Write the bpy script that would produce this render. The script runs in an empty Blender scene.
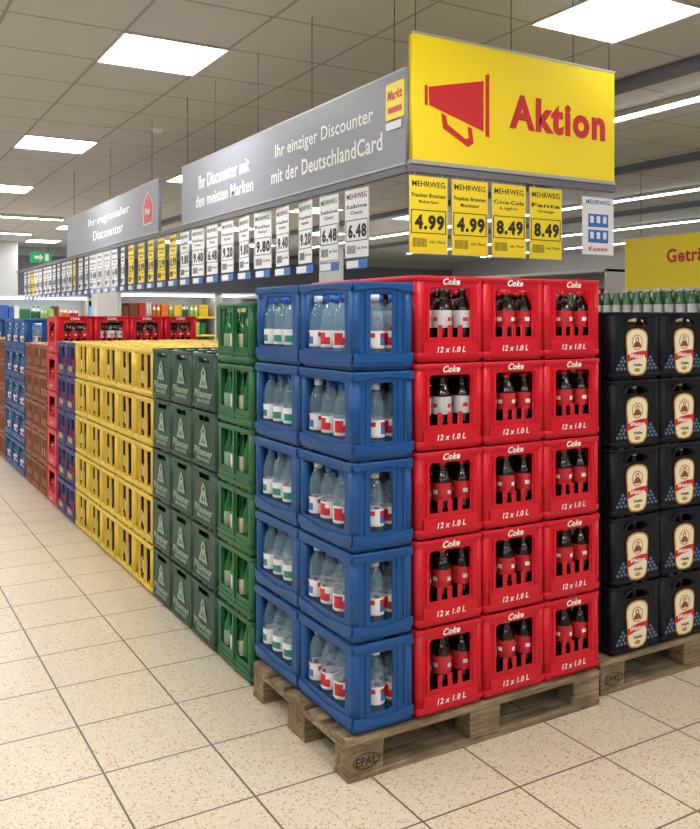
import bpy, bmesh, math, random
from mathutils import Vector, Matrix
random.seed(7)
scene=bpy.context.scene
COL=scene.collection

# ---------------------------------------------------------------- materials
def lin(c):
    c=c/255.0
    return c/12.92 if c<=0.04045 else ((c+0.055)/1.055)**2.4
def rgb(r,g,b): return (lin(r),lin(g),lin(b),1)
def mat(name,col,rough=.5,metal=0,trans=0,emis=0,var=0.0,vscale=12,bump=0,spec=.5,alpha=1):
    m=bpy.data.materials.new(name); m.use_nodes=True
    nt=m.node_tree; p=nt.nodes['Principled BSDF']
    p.inputs['Base Color'].default_value=col
    p.inputs['Roughness'].default_value=rough
    p.inputs['Metallic'].default_value=metal
    p.inputs['Transmission Weight'].default_value=trans
    p.inputs['Specular IOR Level'].default_value=spec
    p.inputs['Alpha'].default_value=alpha
    if emis:
        p.inputs['Emission Color'].default_value=col
        p.inputs['Emission Strength'].default_value=emis
    if var>0:
        tc=nt.nodes.new('ShaderNodeTexCoord'); n=nt.nodes.new('ShaderNodeTexNoise')
        n.inputs['Scale'].default_value=vscale; n.inputs['Detail'].default_value=4
        r=nt.nodes.new('ShaderNodeMapRange'); r.inputs[3].default_value=1-var; r.inputs[4].default_value=1+var
        mx=nt.nodes.new('ShaderNodeVectorMath'); mx.operation='SCALE'; mx.inputs[0].default_value=col[:3]
        nt.links.new(tc.outputs['Object'],n.inputs['Vector'])
        nt.links.new(n.outputs['Fac'],r.inputs[0]); nt.links.new(r.outputs[0],mx.inputs['Scale'])
        nt.links.new(mx.outputs[0],p.inputs['Base Color'])
        if bump:
            b=nt.nodes.new('ShaderNodeBump'); b.inputs['Strength'].default_value=bump; b.inputs['Distance'].default_value=.01
            nt.links.new(n.outputs['Fac'],b.inputs['Height']); nt.links.new(b.outputs[0],p.inputs['Normal'])
    return m

M={}
M['blue']=mat('blue_plastic',rgb(20,78,142),.42,var=.12,spec=.35)
M['red']=mat('red_plastic',rgb(204,16,38),.4,var=.08,spec=.35)
M['yellow']=mat('yellow_plastic',rgb(228,196,66),.45,var=.08)
M['green']=mat('green_plastic',rgb(16,98,52),.42,var=.1)
M['dgreen']=mat('dark_green_plastic',rgb(22,66,52),.45,var=.12)
M['navy']=mat('navy_plastic',rgb(16,18,30),.5,var=.15,spec=.25)
M['purple']=mat('indigo_plastic',rgb(44,48,116),.5,var=.15)
M['brown']=mat('brown_plastic',rgb(136,72,42),.5,var=.12)
M['white']=mat('white_print',rgb(240,240,238),.5)
M['card']=mat('white_card',rgb(234,236,240),.45)
M['ycard']=mat('yellow_card',rgb(247,222,30),.45)
M['ysign']=mat('yellow_sign',rgb(248,222,10),.42)
M['gsign']=mat('grey_sign',rgb(140,142,153),.5)
M['rail']=mat('grey_rail',rgb(110,110,118),.6)
M['rprint']=mat('red_print',rgb(204,26,40),.45)
M['black']=mat('black_print',rgb(28,28,32),.5)
M['alu']=mat('aluminium',rgb(176,176,180),.5,metal=.5)
M['silver']=mat('silver_label',rgb(205,205,208),.4)
M['pet']=mat('clear_pet',rgb(150,188,212),.08,alpha=.28,spec=1.0)
M['cola']=mat('cola_bottle',rgb(26,9,7),.07,spec=.7)
M['brglass']=mat('brown_glass',rgb(60,32,14),.1)
M['ggreen']=mat('green_glass',rgb(26,104,48),.1,spec=.7)
M['capw']=mat('white_cap',rgb(225,230,235),.4)
M['capb']=mat('blue_cap',rgb(36,96,190),.4)
M['capt']=mat('teal_cap',rgb(30,150,140),.4)
M['capr']=mat('red_cap',rgb(205,25,35),.4)
M['capk']=mat('black_cap',rgb(30,30,30),.4)
M['capg']=mat('gold_cap',rgb(215,180,70),.35,metal=.4)
M['lblred']=mat('label_red',rgb(200,34,46),.45)
M['lblblue']=mat('label_blue',rgb(60,110,190),.45)
M['lblteal']=mat('label_teal',rgb(40,140,120),.45)
M['cream']=mat('cream_print',rgb(240,230,200),.45)
M['gold']=mat('gold_print',rgb(196,146,62),.4)
M['sky']=mat('pale_blue_print',rgb(100,120,156),.5)
M['gprint']=mat('pale_green_print',rgb(150,178,160),.5)
M['steel']=mat('shelf_metal',rgb(205,205,203),.4,var=.05)
M['dark']=mat('dark_plastic',rgb(34,36,40),.5)
M['glass']=mat('dark_glass',rgb(40,52,66),.08)
M['emit']=mat('light_diffuser',(1,.993,.975,1),.5,emis=24)
M['emit2']=mat('strip_tube',(1,.993,.975,1),.5,emis=19)
M['cool']=mat('cooler_lamp',(.9,.97,1,1),.5,emis=4)
M['exit']=mat('exit_green',rgb(10,150,80),.5,emis=.5)
M['screen']=mat('screen_blue',rgb(90,150,200),.3,emis=.9)
M['day']=mat('daylight_glass',rgb(205,222,235),.3,emis=.9)
M['wall']=mat('painted_wall',rgb(186,186,186),.8,var=.04,vscale=2)
M['wallg']=mat('grey_wall_band',rgb(112,114,128),.7,var=.04,vscale=2)
prodcols=[rgb(200,40,40),rgb(230,190,40),rgb(40,110,60),rgb(50,90,170),rgb(225,225,220),rgb(120,60,30),rgb(230,120,30),rgb(150,200,90)]
for i,c in enumerate(prodcols): M['p%d'%i]=mat('product_pack_%d'%i,c,.5)

# wood
def wood():
    m=bpy.data.materials.new('pallet_wood'); m.use_nodes=True; nt=m.node_tree; p=nt.nodes['Principled BSDF']
    tc=nt.nodes.new('ShaderNodeTexCoord'); mp=nt.nodes.new('ShaderNodeMapping'); mp.inputs['Scale'].default_value=(3,22,40)
    n=nt.nodes.new('ShaderNodeTexNoise'); n.inputs['Scale'].default_value=1.6; n.inputs['Detail'].default_value=8; n.inputs['Roughness'].default_value=.7
    n2=nt.nodes.new('ShaderNodeTexNoise'); n2.inputs['Scale'].default_value=7
    r=nt.nodes.new('ShaderNodeValToRGB'); e=r.color_ramp.elements
    e[0].position=.3; e[0].color=rgb(74,58,40); e[1].position=.72; e[1].color=rgb(188,164,128)
    r2=nt.nodes.new('ShaderNodeMapRange'); r2.inputs[1].default_value=.3; r2.inputs[2].default_value=.7; r2.inputs[3].default_value=.55; r2.inputs[4].default_value=1.1
    mx=nt.nodes.new('ShaderNodeVectorMath'); mx.operation='SCALE'
    nt.links.new(tc.outputs['Object'],mp.inputs[0]); nt.links.new(mp.outputs[0],n.inputs['Vector']); nt.links.new(tc.outputs['Object'],n2.inputs['Vector'])
    nt.links.new(n.outputs['Fac'],r.inputs[0]); nt.links.new(n2.outputs['Fac'],r2.inputs[0])
    nt.links.new(r.outputs[0],mx.inputs[0]); nt.links.new(r2.outputs[0],mx.inputs['Scale']); nt.links.new(mx.outputs[0],p.inputs['Base Color'])
    p.inputs['Roughness'].default_value=.8
    b=nt.nodes.new('ShaderNodeBump'); b.inputs['Strength'].default_value=.5; b.inputs['Distance'].default_value=.004
    nt.links.new(n.outputs['Fac'],b.inputs['Height']); nt.links.new(b.outputs[0],p.inputs['Normal'])
    return m
M['wood']=wood()

def gridmask(nt,size,ox,oy,w):
    geo=nt.nodes.new('ShaderNodeNewGeometry'); sp=nt.nodes.new('ShaderNodeSeparateXYZ'); nt.links.new(geo.outputs['Position'],sp.inputs[0])
    outs=[]
    for k,o in ((0,ox),(1,oy)):
        a=nt.nodes.new('ShaderNodeMath'); a.operation='SUBTRACT'; a.inputs[1].default_value=o; nt.links.new(sp.outputs[k],a.inputs[0])
        d=nt.nodes.new('ShaderNodeMath'); d.operation='DIVIDE'; d.inputs[1].default_value=size; nt.links.new(a.outputs[0],d.inputs[0])
        f=nt.nodes.new('ShaderNodeMath'); f.operation='FRACT'; nt.links.new(d.outputs[0],f.inputs[0])
        s=nt.nodes.new('ShaderNodeMath'); s.operation='SUBTRACT'; s.inputs[1].default_value=.5; nt.links.new(f.outputs[0],s.inputs[0])
        ab=nt.nodes.new('ShaderNodeMath'); ab.operation='ABSOLUTE'; nt.links.new(s.outputs[0],ab.inputs[0])
        g=nt.nodes.new('ShaderNodeMath'); g.operation='GREATER_THAN'; g.inputs[1].default_value=.5-w/size/2; nt.links.new(ab.outputs[0],g.inputs[0])
        outs.append(g)
    mx=nt.nodes.new('ShaderNodeMath'); mx.operation='MAXIMUM'; nt.links.new(outs[0].outputs[0],mx.inputs[0]); nt.links.new(outs[1].outputs[0],mx.inputs[1])
    return geo,mx
def mixc(nt,fac,a,b):
    m=nt.nodes.new('ShaderNodeMix'); m.data_type='RGBA'
    nt.links.new(fac,m.inputs[0])
    for s,i in ((a,6),(b,7)):
        if isinstance(s,tuple): m.inputs[i].default_value=s
        else: nt.links.new(s,m.inputs[i])
    return m.outputs[2]
def floor_mat():
    m=bpy.data.materials.new('terrazzo_tiles'); m.use_nodes=True; nt=m.node_tree; p=nt.nodes['Principled BSDF']
    geo,g=gridmask(nt,.4,.1,.08,.008)
    n=nt.nodes.new('ShaderNodeTexNoise'); n.inputs['Scale'].default_value=1.3; n.inputs['Detail'].default_value=5; nt.links.new(geo.outputs['Position'],n.inputs['Vector'])
    base=mixc(nt,n.outputs['Fac'],rgb(206,192,168),rgb(222,210,188))
    cur=base
    for sc,th,ca,cb in ((75,.32,rgb(208,182,148),rgb(180,146,110)),(44,.24,rgb(204,180,148),rgb(176,136,98)),(120,.32,rgb(164,148,126),rgb(222,210,190)),(95,.20,rgb(136,110,84),rgb(156,124,94))):
        v=nt.nodes.new('ShaderNodeTexVoronoi'); v.inputs['Scale'].default_value=sc; nt.links.new(geo.outputs['Position'],v.inputs['Vector'])
        l=nt.nodes.new('ShaderNodeMath'); l.operation='LESS_THAN'; l.inputs[1].default_value=th; nt.links.new(v.outputs['Distance'],l.inputs[0])
        s=nt.nodes.new('ShaderNodeSeparateColor'); nt.links.new(v.outputs['Color'],s.inputs[0])
        k=nt.nodes.new('ShaderNodeMath'); k.operation='GREATER_THAN'; k.inputs[1].default_value=.5; nt.links.new(s.outputs[0],k.inputs[0])
        q=nt.nodes.new('ShaderNodeMath'); q.operation='MULTIPLY'; nt.links.new(l.outputs[0],q.inputs[0]); nt.links.new(k.outputs[0],q.inputs[1])
        cc=mixc(nt,s.outputs[1],ca,cb)
        cur=mixc(nt,q.outputs[0],cur,cc)
    cur=mixc(nt,g.outputs[0],cur,rgb(104,92,78))
    nt.links.new(cur,p.inputs['Base Color'])
    p.inputs['Roughness'].default_value=.33; p.inputs['Specular IOR Level'].default_value=.38
    return m
def ceil_mat():
    m=bpy.data.materials.new('ceiling_tiles'); m.use_nodes=True; nt=m.node_tree; p=nt.nodes['Principled BSDF']
    geo,g=gridmask(nt,.625,-.14,2.23,.02)
    n=nt.nodes.new('ShaderNodeTexNoise'); n.inputs['Scale'].default_value=60; nt.links.new(geo.outputs['Position'],n.inputs['Vector'])
    base=mixc(nt,n.outputs['Fac'],rgb(188,190,190),rgb(204,206,206))
    cur=mixc(nt,g.outputs[0],base,rgb(156,157,158))
    nt.links.new(cur,p.inputs['Base Color']); p.inputs['Roughness'].default_value=.9
    return m
M['floor']=floor_mat(); M['ceil']=ceil_mat()

# ---------------------------------------------------------------- mesh tools
def _eval_curve(cu):
    ob=bpy.data.objects.new('tmp',cu); COL.objects.link(ob)
    dg=bpy.context.evaluated_depsgraph_get(); dg.update()
    me=bpy.data.meshes.new_from_object(ob.evaluated_get(dg))
    bpy.data.objects.remove(ob); bpy.data.curves.remove(cu)
    return me
def panel_mesh(outline,holes=(),thick=.007,bev=.001):
    cu=bpy.data.curves.new('tmp','CURVE'); cu.dimensions='2D'; cu.fill_mode='BOTH'
    cu.extrude=max(thick/2-bev,0.00005); cu.bevel_depth=bev; cu.bevel_resolution=0; cu.offset=-bev
    for pts in [outline]+list(holes):
        s=cu.splines.new('POLY'); s.points.add(len(pts)-1)
        for i,q in enumerate(pts): s.points[i].co=(q[0],q[1],0,1)
        s.use_cyclic_u=True
    return _eval_curve(cu)
_tc={}
def text_mesh(s,w,h,bold=0.0,shear=0.0):
    key=(s,round(w,4),round(h,4),bold,shear)
    if key in _tc: return _tc[key]
    cu=bpy.data.curves.new('tmp','FONT'); cu.body=s; cu.size=1; cu.extrude=0.001; cu.resolution_u=3; cu.offset=bold; cu.shear=shear
    cu.space_character=1+bold*3.2
    me=_eval_curve(cu)
    xs=[v.co.x for v in me.vertices]; ys=[v.co.y for v in me.vertices]
    cx,cy=(min(xs)+max(xs))/2,(min(ys)+max(ys))/2
    sx=w/(max(xs)-min(xs)) if w else None; sy=h/(max(ys)-min(ys)) if h else None
    sx=sx or sy; sy=sy or sx
    me.transform(Matrix.Diagonal((sx,sy,.4,1))@Matrix.Translation((-cx,-cy,0)))
    _tc[key]=me
    return me
def rr(x0,x1,y0,y1,r=.008,n=3):
    pts=[]
    for cx,cy,a in ((x1-r,y0+r,-90),(x1-r,y1-r,0),(x0+r,y1-r,90),(x0+r,y0+r,180)):
        for i in range(n+1):
            t=math.radians(a+90*i/n); pts.append((cx+r*math.cos(t),cy+r*math.sin(t)))
    return pts
def rect(x0,x1,y0,y1): return [(x0,y0),(x1,y0),(x1,y1),(x0,y1)]
class B:
    def __init__(s): s.bm=bmesh.new(); s.mats=[]
    def mi(s,k):
        if k not in s.mats: s.mats.append(k)
        return s.mats.index(k)
    def box(s,x0,x1,y0,y1,z0,z1,k,bev=0):
        r=bmesh.ops.create_cube(s.bm,size=1,matrix=Matrix.Translation(((x0+x1)/2,(y0+y1)/2,(z0+z1)/2))@Matrix.Diagonal((x1-x0,y1-y0,z1-z0,1)))
        vs=r['verts']; fs=set(f for v in vs for f in v.link_faces); i=s.mi(k)
        for f in fs: f.material_index=i
        if bev:
            es=set(e for v in vs for e in v.link_edges)
            bmesh.ops.bevel(s.bm,geom=list(es),offset=bev,segments=1,affect='EDGES',profile=.5,material=-1)
    def cyl(s,x,y,z0,z1,r,k,n=12):
        s.lathe([(r,z0,k),(r,z1,k)],x,y,n,True)
    def lathe(s,prof,x=0,y=0,n=12,cap=True,z=0,ph=0):
        rings=[]
        for (r,zz,k) in prof:
            rings.append([s.bm.verts.new((x+r*math.cos(2*math.pi*i/n),y+r*math.sin(2*math.pi*i/n),z+zz)) for i in range(n)])
        for j in range(len(prof)-1):
            k=prof[j][2]
            for i in range(n):
                kk=k if isinstance(k,str) else k[(i+ph)%len(k)]
                f=s.bm.faces.new((rings[j][i],rings[j][(i+1)%n],rings[j+1][(i+1)%n],rings[j+1][i])); f.material_index=s.mi(kk); f.smooth=True
        if cap:
            f=s.bm.faces.new(rings[-1]); f.material_index=s.mi(prof[-1][2])
            f=s.bm.faces.new(list(reversed(rings[0]))); f.material_index=s.mi(prof[0][2])
    def add(s,me,mtx,k):
        c=me.copy(); c.transform(mtx); i=s.mi(k)
        c.materials.clear()
        c.polygons.foreach_set('material_index',[i]*len(c.polygons))
        s.bm.from_mesh(c); bpy.data.meshes.remove(c)
    def panel(s,outline,k,holes=(),thick=.007,bev=.001,mtx=Matrix()):
        me=panel_mesh(outline,holes,thick,bev); s.add(me,mtx,k); bpy.data.meshes.remove(me)
    def text(s,t,cx,cy,w,h,k,z=0,bold=0,shear=0,mtx=Matrix()):
        s.add(text_mesh(t,w,h,bold,shear),mtx@Matrix.Translation((cx,cy,z)),k)
    def mesh(s,name,mtx=None):
        me=bpy.data.meshes.new(name); s.bm.to_mesh(me); s.bm.free()
        for k in s.mats: me.materials.append(M[k])
        if mtx: me.transform(mtx)
        return me
def obj(name,me,loc=(0,0,0),parent=None,rotz=0):
    o=bpy.data.objects.new(name,me); COL.objects.link(o); o.location=loc; o.rotation_euler=(0,0,rotz)
    if parent: o.parent=parent
    return o
def empty(name,loc=(0,0,0)):
    o=bpy.data.objects.new(name,None); o.empty_display_size=.1; COL.objects.link(o); o.location=loc
    return o
def frame(xc,yc,zc,t=(0,0,0)):
    return Matrix((( xc[0],yc[0],zc[0],t[0]),(xc[1],yc[1],zc[1],t[1]),(xc[2],yc[2],zc[2],t[2]),(0,0,0,1)))
def FR(t=(0,0,0)): return frame((1,0,0),(0,0,1),(0,-1,0),t)   # faces -Y
def LF(t=(0,0,0)): return frame((0,-1,0),(0,0,1),(-1,0,0),t)  # faces -X
def RT(t=(0,0,0)): return frame((0,1,0),(0,0,1),(1,0,0),t)
def BK(t=(0,0,0)): return frame((-1,0,0),(0,0,1),(0,1,0),t)

# ---------------------------------------------------------------- bottles
def zs(prof,s): return [(r,z*s,k) for r,z,k in prof]
def water(band,band2,cap):
    w='card'
    up=[w,band2,band2,w,w,band2]
    lo=[w,band,band,band,w,w]
    return zs([(.028,0,'pet'),(.036,.012,'pet'),(.0335,.03,'pet'),(.036,.045,'pet'),(.0355,.064,w),(.0362,.065,w),(.0362,.076,lo),(.0362,.106,up),(.0362,.124,w),(.0362,.132,'pet'),
      (.0345,.142,'pet'),(.036,.154,'pet'),(.0345,.166,'pet'),(.0355,.179,'pet'),(.031,.205,'pet'),(.02,.234,'pet'),(.0145,.244,'pet'),(.013,.249,cap),(.0165,.250,cap),(.0165,.276,cap)],.91)
def cola(lbl,cap,txt='white'):
    a=[lbl,txt,lbl,lbl,txt,lbl]
    return zs([(.028,0,'cola'),(.037,.012,'cola'),(.033,.05,'cola'),(.0345,.095,'cola'),(.038,.125,lbl),(.0385,.127,lbl),(.0385,.153,a),(.0385,.170,lbl),(.0385,.20,'cola'),(.036,.215,'cola'),(.026,.245,'cola'),(.0145,.270,cap),(.0168,.271,cap),(.0168,.293,cap)],.87)
def beer(g,lbl,cap,r=.03,h=.255):
    return [(r,0,g),(r,.05*h/.25,lbl),(r*1.01,.051*h/.25,lbl),(r*1.01,.12*h/.25,g),(r,.145*h/.25,g),(r*.55,.185*h/.25,g),(r*.42,h-.03,lbl),(r*.44,h-.012,cap),(r*.48,h,cap)]

# ---------------------------------------------------------------- crates
def crate(name,W,D,H,k,fh,sh,bot=None,nx=3,ny=4,seg=10,extra=None,rim=.02,r=.02,dh=.06):
    b=B(); t=.007
    for x in (r,W-r):
        for y in (r,D-r): b.cyl(x,y,.012,H-.004,r,k,12)
    b.panel(rect(r,W-r,.012,H-.004),k,fh,t,.001,FR((0,.0065,0)))
    b.panel(rect(r,D-r,.012,H-.004),k,sh,t,.001,LF((.0065,D,0)))
    b.panel(rect(r,D-r,.012,H-.004),k,sh,t,.001,RT((W-.0065,0,0)))
    b.panel(rect(r,W-r,.012,H-.004),k,fh,t,.001,BK((W,D-.0065,0)))
    def ring(z,hh,g,kk=k):
        b.panel(rr(-g,W+g,-g,D+g,r,4),kk,[rr(.012,W-.012,.012,D-.012,r*.6,3)],hh,.0015,Matrix.Translation((0,0,z)))
    ring(H-rim/2-.001,rim,.002); ring(.018+rim/2,rim,.0015)
    b.box(.012,W-.012,.012,D-.012,.004,.02,k)
    for i in range(1,nx): b.box(W*i/nx-.002,W*i/nx+.002,.012,D-.012,.02,dh,k)
    for j in range(1,ny): b.box(.012,W-.012,D*j/ny-.002,D*j/ny+.002,.02,dh,k)
    if bot:
        for i in range(nx):
            for j in range(ny):
                pr=bot((i*5+j*3)%7)
                x=.012+(W-.024)*(i+.5)/nx; y=.012+(D-.024)*(j+.5)/ny
                b.lathe(pr,x,y,seg,True,.021,(i*4+j*7)%seg)
    if extra: extra(b)
    return b.mesh(name)

def wA(i): return water(['lblred','lblred','lblblue'][i%3],['lblred','card','lblred'][i%3],['capb','capb','capw'][i%3])
def wB(i): return water(['lblteal','lblblue','lblteal'][i%3],['card','lblteal','card'][i%3],['capb','capt','capb'][i%3])
BW,BD,BH=.256,.405,.316
blue_f=[rr(.076,.168,.066,.276,.012)]
blue_s=[rr(.028,.345,.072,.278,.02)]
def blue_extra(b):
    for (L,F0) in ((BW,FR((0,-.001,0))),(BD,LF((-.001,BD,0)))):
        n=16
        lo=[(.004+ (L-.008)*i/n,.03) for i in range(n+1)]
        hi=[(.004+(L-.008)*i/n,.056+.008*math.cos(2*math.pi*i/n)) for i in range(n,-1,-1)]
        b.panel(lo+hi,'blue',(),.006,.0015,F0)
        lo=[(.004+(L-.008)*i/n,.289-.005*math.cos(2*math.pi*i/n)) for i in range(n+1)]
        b.panel(lo+[(L-.004,.312),(.004,.312)],'blue',(),.006,.0015,F0)
    for x in (.055,.188,.215):
        b.box(x-.003,x+.003,-.002,.004,.06,.285,'blue',.001)
crBlueA=crate('crateA',BW,BD,BH,'blue',blue_f,blue_s,wA,3,4,12,blue_extra,.022)
crBlueB=crate('crateB',BW,BD,BH,'blue',blue_f,blue_s,wB,3,4,12,blue_extra,.022)

RW,RD,RH=.306,.405,.3215
def tabwin(x0,x1,z0,z1,tabs,tw,th):
    p=[(x0,z0)]
    for tx in tabs: p+=[(tx-tw/2,z0),(tx-tw/2,z0+th),(tx+tw/2,z0+th),(tx+tw/2,z0)]
    r=.012
    p+=[(x1,z0),(x1,z1-r),(x1-r*.3,z1-r*.3),(x1-r,z1),(x0+r,z1),(x0+r*.3,z1-r*.3),(x0,z1-r)]
    return p
red_f=[tabwin(.060,.246,.094,.278,(.107,.153,.199),.018,.046)]
red_s=[tabwin(.09,.315,.098,.272,(.145,.2,.26),.022,.05)]
def red_extra(b):
    b.text('Coke',RW/2,.300,.078,.025,'white',.0,.03,.35,FR((0,-.0035,0)))
    b.text('12 x 1.0 L',RW/2,.05,.13,.022,'white',.0,.02,.2,FR((0,-.0035,0)))
    b.box(.03,RW-.03,-.002,.004,.028,.074,'red',.0015)
    b.box(.042,.055,-.003,.004,.085,.285,'red',.0015)
    b.box(RW-.055,RW-.042,-.003,.004,.085,.285,'red',.0015)
    b.text('12 x 1.0 L',RD/2,.05,.12,.019,'white',.0,.02,.2,LF((-.0035,RD,0)))
crRed=[crate('crateR%d'%i,RW,RD,RH,'red',red_f,red_s,f,3,4,12,red_extra,.02) for i,f in enumerate((
   lambda i:cola('lblred','capr'), lambda i:cola(['silver','lblred','silver'][i%3],['capk','capr','capk'][i%3],'lblred'), lambda i:cola(['black','lblred'][i%2],['capk','capr'][i%2],'silver')))]

# beer crates of the right pallet
NW,ND,NH=.302,.40,.2955
def ell(cx,cy,a,b_,n=24,st=0): return [(cx+a*math.cos(2*math.pi*i/n+st),cy+b_*math.sin(2*math.pi*i/n+st)) for i in range(n)]
def navy_extra(b):
    for F,L in ((FR((0,0,0)),NW),(LF((0,ND,0)),ND)):
        T=lambda d: F@Matrix.Translation((L/2,0,d))
        for sx in (-1,1):
            for (x,y) in ((.072,.05),(.096,.05),(.084,.066),(.108,.066),(.074,.082),(.096,.082),(.086,.098),(.120,.05)):
                b.panel([(sx*x-.010,y),(sx*x,y-.008),(sx*x+.010,y),(sx*x,y+.008)],'sky',(),.0012,.0002,T(.0005))
        sh=[(0.,.024),(.034,.029),(.050,.046),(.055,.075),(.056,.125),(.060,.160),(.060,.185),(.050,.204),(.030,.214),(0,.218)]
        sh=sh+[(-x,y) for x,y in reversed(sh[1:-1])]
        b.panel([(x*1.13,(y-.12)*1.07+.12) for x,y in sh],'gold',(),.0014,.0002,T(.0014))
        b.panel(sh,'cream',(),.0016,.0002,T(.0022))
        b.panel(ell(0,.163,.034,.034),'gold',[ell(0,.163,.029,.029)],.0014,.0002,T(.0032))
        b.panel([(-.024,.142),(-.018,.160),(-.009,.164),(-.011,.176),(-.004,.186),(.006,.186),(.012,.176),(.009,.165),(.019,.160),(.024,.142)],'brown',(),.0014,.0002,T(.0032))
        b.panel(ell(0,.174,.006,.007,10),'cream',(),.0010,.0002,T(.0040))
        b.panel([(-.062,.078),(-.02,.090),(.03,.096),(.064,.098),(.062,.126),(.025,.126),(-.02,.120),(-.062,.108)],'rprint',(),.0014,.0002,T(.0034))
        b.text('Weisse',0,.105,.092,.019,'white',0,.03,.3,T(.0043))
        b.text('Hefe',.004,.066,.05,.013,'black',0,.03,0,T(.0034))
        b.panel(ell(0,.043,.018,.009),'gold',(),.0014,.0002,T(.0032))
        arc=[(.082*math.cos(math.pi*i/12),.240+.046*math.sin(math.pi*i/12)) for i in range(13)]
        arc2=[(.068*math.cos(math.pi*i/12),.238+.036*math.sin(math.pi*i/12)) for i in range(12,-1,-1)]
        b.panel(arc+arc2,'navy',(),.006,.001,T(.002))
navy_f=[[(.094,.234),(.208,.234),(.212,.246),(.196,.262),(.151,.270),(.106,.262),(.090,.246)]]
navy_s=[rr(.14,.26,.238,.266,.012)]
crNavy=crate('crateN',NW,ND,NH,'navy',navy_f,navy_s,lambda i:beer('brglass','cream',['capw','cream'][i%2],.03,.262),4,5,8,navy_extra,.012)
def slots(L,z0,z1,n,gap=.02,m=.035,r=.01):
    w=(L-2*m-gap*(n-1))/n
    return [rr(m+i*(w+gap),m+i*(w+gap)+w,z0,z1,r,2) for i in range(n)]
GD,GH=.40,.277
crGreen=crate('crateG',.30,GD,GH,'green',slots(.3,.07,.25,2),slots(GD,.080,.252,2,.05,.04),lambda i:beer('ggreen',['ggreen','gprint','cream','ggreen'][i%4],['capg','silver'][i%2],.031,.245),4,5,8,
   lambda b:[b.box(-.003,.003,.19,.21,.03,.27,'green',.001),b.box(-.003,.003,.02,.38,.045,.058,'green',.001)],.018)
DD,DH=.325,.284
def dg_extra(b):
    for F,L in ((FR((0,0,0)),.40),(LF((0,DD,0)),DD)):
        T=lambda d: F@Matrix.Translation((L/2,0,d))
        b.panel([(-.06,.115),(.06,.115),(.03,.165),(.03,.19),(.0,.222),(-.03,.19),(-.03,.165)],'gprint',[[(-.03,.128),(-.006,.128),(-.006,.16)],[(.03,.128),(.006,.16),(.006,.128)],ell(0,.188,.012,.012,10)],.0012,.0002,T(.001))
        b.text('Pilsener',0,.086,.24,.040,'gprint',0,.02,0,T(.001))
        b.text('BRAUEREI',0,.05,.17,.018,'gprint',0,.01,0,T(.001))
crDG=crate('crateD',.40,DD,DH,'dgreen',[rr(.14,.26,.234,.258,.01)],[rr(.09,.235,.236,.262,.01)],lambda i:beer('ggreen','silver','silver',.028,.255),5,4,8,dg_extra,.014)
YD,YH=.384,.282
crY=crate('crateY',.40,YD,YH,'yellow',slots(.4,.06,.245,3,.034),slots(YD,.05,.252,3,.036,.03),lambda i:beer('brglass',['cream','brglass'][i%2],'capg',.03,.26),5,4,8,
   lambda b:[b.box(-.004,.003,YD*q-.005,YD*q+.005,.04,.262,'yellow',.001) for q in (.345,.655)],.022,.02,.06)
crP=crate('crateP',.40,.318,.28,'purple',slots(.4,.1,.24,3),slots(.318,.1,.24,2,.03),lambda i:beer('brglass','lblred','capg',.03,.26),5,4,6,
   lambda b:b.panel(rr(.09,.23,.05,.09,.01),'gold',(),.002,.0003,LF((-.001,.318,0))),.02)
crBr=crate('crateBr',.40,.348,.27,'brown',slots(.4,.05,.235,4,.03),slots(.348,.05,.235,4,.03),lambda i:beer('brglass','cream','capg',.03,.25),5,4,6,None,.02)

def stack(name,me_fn,loc,nx,ny,nz,dx,dy,dz,jit=.002,outer=True,base=0):
    e=empty(name,loc); c=0
    for i in range(nx):
        for j in range(ny):
            for k in range(nz):
                if outer and 0<i<nx-1 and 0<j<ny-1 and k<nz-1: continue
                c+=1
                obj('crate_%d'%c,me_fn(i,j,k),(i*dx+random.uniform(-jit,jit),j*dy+random.uniform(-jit,jit),base+k*dz),e,random.uniform(-jit,jit))
    return e

# ---------------------------------------------------------------- pallets
def pallet_mesh():
    b=B(); ys=((0,.1),(.3275,.4725),(.7,.8)); xs=((0,.145),(.5275,.6725),(1.055,1.2))
    for y0,y1 in ys: b.box(0,1.2,y0,y1,0,.022,'wood',.002)
    for x0,x1 in xs:
        for y0,y1 in ys: b.box(x0+.001,x1-.001,y0+.001,y1-.001,.022,.1,'wood',.003)
        b.box(x0,x1,0,.8,.1,.122,'wood',.002)
    for y0,w in ((0,.145),(.19,.1),(.3275,.145),(.51,.1),(.655,.145)): b.box(0,1.2,y0,y0+w,.122,.144,'wood',.002)
    for x in (.02,.125,.555,.645,1.075,1.18):
        for y in (.03,.11,.4,.7,.77): b.cyl(x,y,.1438,.145,.004,'dark',8)
    b.text('EPAL',.073,.062,.085,.03,'black',0,.02,0,FR((0,-.0002,0)))
    b.panel(ell(.073,.062,.055,.028,24),'black',[ell(.073,.062,.051,.024,24)],.0008,.0001,FR((0,0,0)))
    return b.mesh('pallet')
PM=pallet_mesh()
obj('wooden_pallet',PM,(0.004,-.014,0))
obj('wooden_pallet',PM,(1.262,.035,0))
Z=.1445
stack('blue_water_crate_stack',lambda i,j,k:crBlueA if j==0 else crBlueB,(.030,.000,Z),1,2,5,BW,BD+.012,BH,.0025)
stack('red_cola_crate_stack',lambda i,j,k:crRed[[1,1,2,2,2][4-k] if i==0 else 0],(.030+BW+.008,-.006,Z),3,2,5,RW+.003,RD+.01,RH,.002)
stack('dark_beer_crate_stack',lambda i,j,k:crNavy,(1.262+.075,.042,Z),4,2,5,NW+.004,ND+.004,NH,.0015,False)
obj('wooden_pallet',PM,(2.50,.035,0))
X0=.028
stack('green_beer_crate_stack',lambda i,j,k:crGreen,(X0,.86,0.001),4,1,6,.303,GD+.01,GH)
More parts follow.
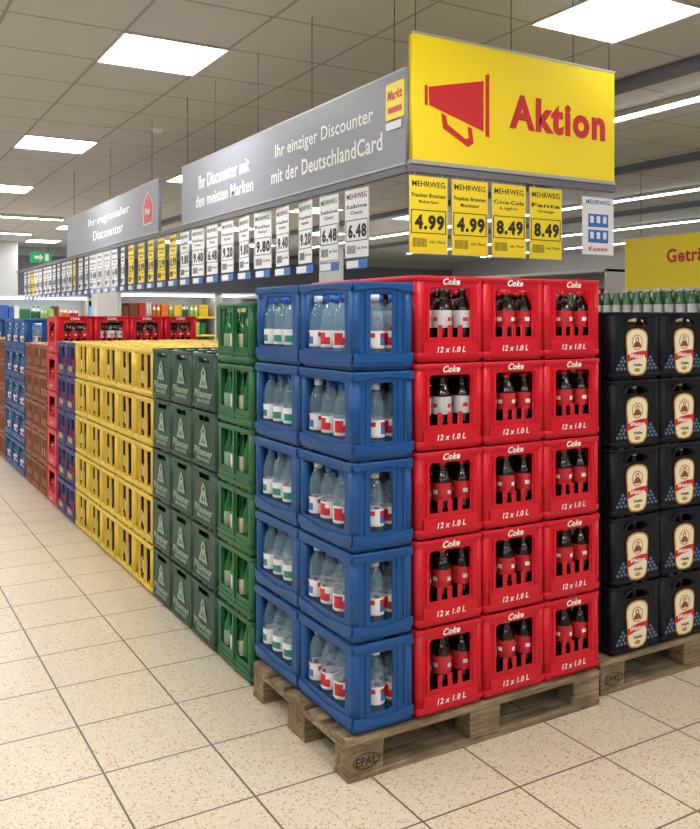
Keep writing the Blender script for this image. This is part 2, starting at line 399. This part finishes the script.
stack('dark_green_beer_crate_stack',lambda i,j,k:crDG,(X0,1.28,0.001),3,3,5,.403,DD+.003,DH)
stack('yellow_drink_crate_stack',lambda i,j,k:crY,(X0,2.275,0.001),3,5,5,.403,YD+.004,YH)
stack('indigo_drink_crate_stack',lambda i,j,k:crP,(X0,4.225,0.001),3,2,5,.403,.322,.28)
stack('red_soda_crate_stack',lambda i,j,k:crRed[(i+j)%3],(X0,4.89,0.001),4,1,5,RW+.003,RD+.01,RH)
stack('brown_beer_crate_stack',lambda i,j,k:crBr,(X0,5.32,0.001),3,3,5,.403,.352,.27)
stack('mineral_water_crate_stack',lambda i,j,k:crBlueA,(X0,6.40,0.001),4,3,5,.275,.41,BH)
stack('brown_lager_crate_stack',lambda i,j,k:crBr,(X0,7.66,0.001),3,4,5,.403,.352,.27)
stack('still_water_crate_stack',lambda i,j,k:crBlueB,(X0,9.10,0.001),4,3,5,.275,.41,BH)

# ---------------------------------------------------------------- signs
SY=.57; SX=.66; HZ=3.2
def wire(b,x,y,z0,z1): b.cyl(x,y,z0,z1,.0024,'dark',6)
e=empty('promotion_sign',(SX+.625,SY,2.57))
b=B()
b.panel(rect(-.625,.625,-.28,.28),'ysign',(),.03,.002)
b.box(-.63,.63,.276,.286,-.017,.017,'alu'); b.box(-.63,.63,-.296,-.278,-.018,.018,'alu')
T2=Matrix.Translation((0,0,.0165))
b.panel([(-.54,.05),(-.535,-.03),(-.23,-.115),(-.23,.118)],'rprint',(),.002,.0003,T2)
b.panel([(-.218,-.135),(-.196,-.14),(-.196,.155),(-.218,.148)],'rprint',(),.002,.0003,T2)
b.panel([(-.545,-.035),(-.56,-.03),(-.56,.055),(-.545,.055)],'rprint',(),.002,.0003,T2)
b.panel([(-.47,-.058),(-.445,-.066),(-.435,-.105),(-.335,-.16),(-.315,-.155),(-.322,-.102),(-.298,-.108),(-.288,-.175),(-.32,-.195),(-.46,-.125)],'rprint',(),.002,.0003,T2)
b.text('Aktion',.24,.0,.63,.165,'rprint',.0165,.045)
obj('panel',b.mesh('promo_sign',FR()),(0,0,0),e)
b=B()
for x in (-.6,-.05,.35,.6): wire(b,x,0,.286,HZ-2.57)
obj('wires',b.mesh('w'),(0,0,0),e)

def grey_sign(y0,y1,texts,extra=None,wires=()):
    cy=(y0+y1)/2; L=y1-y0
    e=empty('aisle_banner_sign',(SX,cy,2.49))
    b=B(); b.panel(rect(-L/2,L/2,-.208,.208),'gsign',(),.026,.002)
    b.box(-L/2,L/2,.205,.213,-.015,.015,'alu'); b.box(-L/2,L/2,-.216,-.206,-.015,.015,'alu')
    for t,ya,yb,zc,h in texts: b.text(t,cy-(ya+yb)/2,zc-2.49,abs(ya-yb),h,'white',.0142,.014)
    if extra: extra(b,cy)
    obj('panel',b.mesh('gs',LF()),(0,0,0),e)
    b=B()
    for y in wires: wire(b,0,y-cy,.213,HZ-2.49)
    obj('wires',b.mesh('w'),(0,0,0),e)
def nx(b,cy):
    b.panel(rr(cy-.745,cy-.595,.0,.165,.01),'ysign',(),.002,.0003,Matrix.Translation((0,0,.0165)))
    b.text('Markt',cy-.67,.11,.12,.045,'rprint',.018,.03,.2)
    b.panel(rect(cy-.725,cy-.615,.03,.055),'rprint',(),.002,.0003,Matrix.Translation((0,0,.0175)))
    b.panel(rect(cy-.745,cy-.62,-.045,-.01),'card',(),.002,.0003,Matrix.Translation((0,0,.0165)))
grey_sign(.59,3.54,[('Ihr einziger Discounter',1.93,.86,2.54,.095),('mit der DeutschlandCard',1.98,.78,2.41,.085),('Ihr Discounter mit',3.18,2.30,2.54,.095),('den meisten Marken',3.24,2.24,2.41,.085)],nx,(.7,1.5,2.2,2.9,3.45))
def hx(b,cy):
    c=cy-4.36
    b.panel([(c-.12,-.13),(c+.12,-.13),(c+.15,.02),(c,.15),(c-.15,.02)],'white',(),.002,.0003,Matrix.Translation((0,0,.0155)))
    b.panel([(c-.1,-.12),(c+.1,-.12),(c+.13,.02),(c,.13),(c-.13,.02)],'rprint',(),.002,.0003,Matrix.Translation((0,0,.0170)))
    b.text('Hier',c,-.02,.14,.06,'white',.0185,.03)
grey_sign(4.09,7.4,[('Ihr regionaler',6.4,4.9,2.545,.10),('Discounter',6.2,5.1,2.41,.095)],hx,(4.3,5.6,7.1))

# price rails
e=empty('price_tag_rail',(SX,SY,2.225))
b=B(); b.box(-.01,1.26,-.012,.012,.012,.048,'rail',.002); b.box(-.012,.012,0.02,10.2,.012,.048,'rail',.002)
obj('rail',b.mesh('rail'),(0,0,0),e)
def tag(names,price,yellow,W=.205,H=.335):
    b=B(); bg='ycard' if yellow else 'card'
    b.panel(rect(-W/2,W/2,-H,0),bg,(),.003,.0003)
    b.panel(rect(-W/2,W/2,-H-.001,.001),'alu',[rect(-W/2+.003,W/2-.003,-H+.002,-.002)],.0036,.0003)
    b.text('MEHRWEG',0,-.035,W*.84,.026,'black',.0018,.01)
    b.text(names[0],0,-.085,W*.86,.019,'black',.0018,.02)
    b.text(names[1],0,-.115,W*.5,.017,'black',.0018,.01)
    b.panel(rect(-W*.45,W*.45,-.255,-.150),'black',[rect(-W*.43,W*.43,-.251,-.154)],.001,.0001,Matrix.Translation((0,0,.0018)))
    b.text(price,0.005,-.205,W*.76,.068,'black',.0018,.05)
    for i in range(11): b.box(-W*.4+i*.007,-W*.4+i*.007+.003,-.315,-.275,.0015,.0022,'black')
    b.text('inkl. Pfand',W*.22,-.29,W*.4,.013,'black',.0018)
    for x in (-W*.35,W*.35): b.box(x-.004,x+.004,-.002,.014,-.002,.002,'alu')
    return b
for i,(n,p) in enumerate(((('Franken Brunnen','Medium Sport'),'4.99'),(('Franken Brunnen','Mineralwasser'),'4.99'),(('Coca-Cola','Light'),'8.49'),(('Fanta','Orange'),'8.49'))):
    b=tag(n,p,True,.212,.345); obj('tag_front_%d'%i,b.mesh('tag',FR()),(.095+i*.232,-.002,0),e)
b=B(); b.panel(rect(-.11,.11,-.31,-.02),'card',(),.003,.0003)
b.text('MEHRWEG',0,-.045,.17,.022,'lblblue',.0018,.02)
for z in (-.135,-.215): 
    b.panel(rect(-.07,.07,z-.035,z+.03),'lblblue',(),.001,.0001,Matrix.Translation((0,0,.002)))
    for q in (-.045,0,.045): b.panel(rr(q-.012,q+.012,z-.015,z+.02,.004),'card',(),.001,.0001,Matrix.Translation((0,0,.003)))
b.text('Kasten',0,-.28,.13,.022,'rprint',.0018,.02)
obj('info_card',b.mesh('info',FR()),(1.145,-.002,0),e)
tms=[tag(n,p,y).mesh('tag',LF()) for n,p,y in ((('Sabina','Classic'),'6.48',0),(('Franken','Naturelle'),'9.20',0),(('Helles','Kasten'),'9.40',0),(('Radler','Natur'),'9.80',0),(('Pils','Kasten'),'8.99',1),(('Weizen','Hell'),'12.99',1))]
bb=B(); bb.panel(rect(-.1,.1,-.045,0),'lblblue',(),.003,.0003); bb.panel(rect(-.095,.02,-.04,-.005),'card',(),.001,.0001,Matrix.Translation((0,0,.0018)))
stripm=bb.mesh('strip',LF())
y=.465; i=0
seq=[0,0,1,2,3,3,1,0,2,3,4,5,4,4,5,1,0,2,3,2,1,0,4,3,2,1,0,3,2,1,0,4,0,2,1]
while y<9.6:
    obj('tag_side_%d'%i,tms[seq[i%len(seq)]],(random.uniform(-.004,.004),y,0),e,random.uniform(-.12,.12))
    obj('deposit_strip_%d'%i,stripm,(0,y,-.345),e,0)
    y+=.275; i+=1

# drinks sign on the right
b=B(); L=3.0
b.panel(rect(-L/2,L/2,-.28,.28),'ysign',(),.03,.002); b.text('Getränke',-.955+.36,.07,.72,.14,'rprint',.0165,.03); b.box(-L/2,L/2,.28,.29,-.017,.017,'alu'); b.box(-L/2,L/2,-.295,-.28,-.017,.017,'dark')
e=empty('drinks_department_sign',(5.72,2.4,2.15)); obj('panel',b.mesh('ds',LF()),(0,0,0),e)
b=B(); wire(b,0,-1.3,.29,1.05); wire(b,0,1.3,.29,1.05); wire(b,0,0,.29,1.05); obj('wires',b.mesh('w'),(0,0,0),e)

# ---------------------------------------------------------------- shelves
def shelf(name,x0,x1,y0,y1,H,face,lit=False,nsh=4,bottles=False):
    b=B(); W=x1-x0; D=y1-y0
    if face=='Y': L,T=W,D
    else: L,T=D,W
    b.box(0,L,T-.04,T,0,H,'steel'); b.box(0,.03,0,T,0,H,'steel'); b.box(L-.03,L,0,T,0,H,'steel')
    b.box(0,L,0,T,0,.12,'dark')
    b.box(0,L,0,T,H-.04,H,'steel',.003)
    if lit: b.box(.05,L-.05,.02,.1,H-.09,H-.045,'cool'); b.box(.03,L-.03,T-.05,T-.04,.2,H-.1,'card')
    for s in range(nsh):
        z=.12+(H-.25)*s/nsh
        if s: b.box(.03,L-.03,.03,T-.04,z-.02,z,'steel'); b.box(.03,L-.03,.02,.03,z-.03,z+.01,'ysign')
        x=.06
        while x<L-.2:
            w=random.uniform(.08,.2); h=random.uniform(.5,.8)*(H-.25)/nsh; k='p%d'%random.randrange(8)
            if random.random()<.5: b.box(x,x+w,.06,T-.1,z,z+h,k,.006)
            else:
                for q in range(2): 
                    rr_=w*.24; b.lathe([(rr_,z+.001,k),(rr_,z+h*.6,'card'),(rr_*.45,z+h*.85,k),(rr_*.45,z+h,k)],x+w*(.25+.5*q),.06+rr_,8)
            x+=w+.015
    if bottles:
        pr=beer('ggreen','silver','silver',.045,.29)
        x=.06
        while x<L-.05:
            for q in range(3): b.lathe(pr,x,.06+q*.12,10,True,H)
            x+=.125
    m=Matrix() if face=='Y' else frame((0,-1,0),(1,0,0),(0,0,1),(0,L,0))
    return obj(name,b.mesh(name,m),(x0,y0,0))
shelf('beer_shelf',5.0,5.7,.6,5.6,1.58,'X',False,4,True)
shelf('refrigerated_shelf',3.1,5.1,14.2,15.0,2.1,'Y',True,5)
shelf('refrigerated_shelf',5.2,7.2,14.2,15.0,2.1,'Y',True,5)
shelf('refrigerated_shelf',7.9,9.9,14.2,15.0,2.1,'Y',True,5)
shelf('grocery_shelf',.6,2.9,15.9,16.5,2.05,'Y',True,5)
shelf('grocery_shelf',3.4,4.0,5.0,9.0,1.9,'X')
shelf('grocery_shelf',6.6,7.3,5.0,11.0,2.2,'X',False,5)
shelf('grocery_shelf',9.2,10.0,1.0,9.0,2.3,'X',False,5)
shelf('grocery_shelf',-2.9,-1.9,14.0,14.8,1.7,'Y')

# ---------------------------------------------------------------- room
RX0,RX1,RY0,RY1=-6,14,-7,18
def room(name,x0,x1,y0,y1,z0,z1,k):
    b=B(); b.box(x0,x1,y0,y1,z0,z1,k); return obj(name,b.mesh(name))
room('floor',RX0,RX1,RY0,RY1,-.1,0,'floor')
room('ceiling',RX0,RX1,RY0,RY1,HZ,HZ+.1,'ceil')
room('wall_left',RX0-.1,RX0,RY0,RY1,0,HZ,'wall'); room('wall_right',RX1,RX1+.1,RY0,RY1,0,HZ,'wall')
room('wall_front',RX0,RX1,RY0-.1,RY0,0,HZ,'wall'); room('wall_back',RX0,RX1,RY1,RY1+.1,0,HZ,'wall')
room('trim_1',RX0,RX1,RY1-.05,RY1,2.05,3.0,'wallg')
room('trim_2',3.0,3.1,RY0,RY1,HZ-.07,HZ,'wallg')
room('trim_3',5.6,5.7,RY0,RY1,HZ-.07,HZ,'wallg')
room('trim_4',8.6,8.7,RY0,RY1,HZ-.07,HZ,'wallg')
for i,(xa,xb) in enumerate(((-2.6,-.6),(-.4,1.8),(2.2,4.4))):
    b=B(); b.box(xa,xb,RY1-.04,RY1-.005,.0 if i==0 else .3,2.0,'glass')
    for x in (xa,(xa+xb)/2,xb): b.box(x-.03,x+.03,RY1-.07,RY1-.005,0,2.04,'steel')
    b.box(xa,xb,RY1-.07,RY1-.005,1.98,2.04,'steel')
    b.box(xa+.1,xa+.9,RY1-.06,RY1-.03,1.2,1.9,'day')
    b.box((xa+xb)/2+.1,xb-.4,RY1-.06,RY1-.03,1.5,1.85,'screen')
    b.box(xb-.35,xb-.05,RY1-.06,RY1-.03,1.3,1.8,'rprint')
    obj('door_1' if i==0 else 'window_%d'%i,b.mesh('win'))
for x,y in ((2.5,13.6),(1.2,16.6),(7.4,13.6)):
    b=B(); b.box(x,x+.4,y,y+.4,0,HZ,'wall',.01); b.box(x-.01,x+.41,y-.01,y+.41,0,.12,'wallg'); obj('support_column',b.mesh('col'))
b=B(); P=.6125
b.box(0,P,0,P,-.004,.0,'emit'); 
for (x0,x1,y0,y1) in ((-.012,0,-.012,P+.012),(P,P+.012,-.012,P+.012),(0,P,-.012,0),(0,P,P,P+.012)): b.box(x0,x1,y0,y1,-.012,0,'steel')
PL=b.mesh('panel_light')
for ci,(cx,oy) in enumerate(((-.14,2.236),(1.735,.361),(-2.015,.361),(-3.89,2.236))):  # last two columns are out of view, added only for extra light
    for n in range(-3,6):
        yy=oy+3.125*n
        if RY0+.3<yy<RY1-1: obj('added_fill_panel',PL,(cx+.006,yy,HZ-.0005))
for cx in (4.235,6.11):  # extra panels added to brighten the dark background on the right
    for yy in (8.486,11.611,14.736): obj('added_fill_panel',PL,(cx+.006,yy,HZ-.0005))
def strip(x0,x1,y0,y1,z=HZ-.045):
    b=B(); b.box(x0,x1,y0,y1,z,HZ-.0005,'steel',.004); b.box(x0+.01,x1-.01,y0+.02,y1-.02,z-.012,z+.001,'emit2',.003); obj('strip_light',b.mesh('strip'))
for x in (3.7,7.4,10.3,12.6):
    for y in range(-6,(1 if x<4 else 13),3): strip(x,x+.09,y+.1,y+2.9)
for y in (11.6,14.4,16.6): strip(-4.5,1.5,y,y+.09)
b=B(); b.box(-.2,.2,-.02,.02,-.1,.1,'exit',.004); b.panel([(-.12,-.03),(-.02,-.03),(-.02,-.07),(.05,0),(-.02,.07),(-.02,.03),(-.12,.03)],'white',(),.002,.0003,FR((0,-.022,0))); b.box(.08,.15,-.023,-.02,-.07,.07,'white')
wire(b,-.15,0,.1,HZ-2.80); wire(b,.15,0,.1,HZ-2.80)
obj('exit_sign',b.mesh('exit'),(1.80,15.2,2.78))
b=B(); b.lathe([(.03,-.04,'card'),(.045,-.03,'card'),(.055,-.012,'card'),(.055,0,'card')],0,0,16); obj('smoke_detector',b.mesh('smoke'),(.78,4.54,HZ-.0005))

# world + camera
w=bpy.data.worlds.new('World'); scene.world=w; w.use_nodes=True
w.node_tree.nodes['Background'].inputs[0].default_value=(.8,.85,.9,1); w.node_tree.nodes['Background'].inputs[1].default_value=.3
scene.view_settings.view_transform='Standard'; scene.view_settings.exposure=0
cam=bpy.data.cameras.new('camera'); co=bpy.data.objects.new('camera',cam); COL.objects.link(co)
co.location=(-1.4706,-2.553,1.6); co.rotation_euler=(math.radians(90),0,-math.asin(.504))
cam.sensor_fit='HORIZONTAL'; cam.sensor_width=36; cam.lens=858/700*36; cam.shift_y=-97.5/700
scene.camera=co
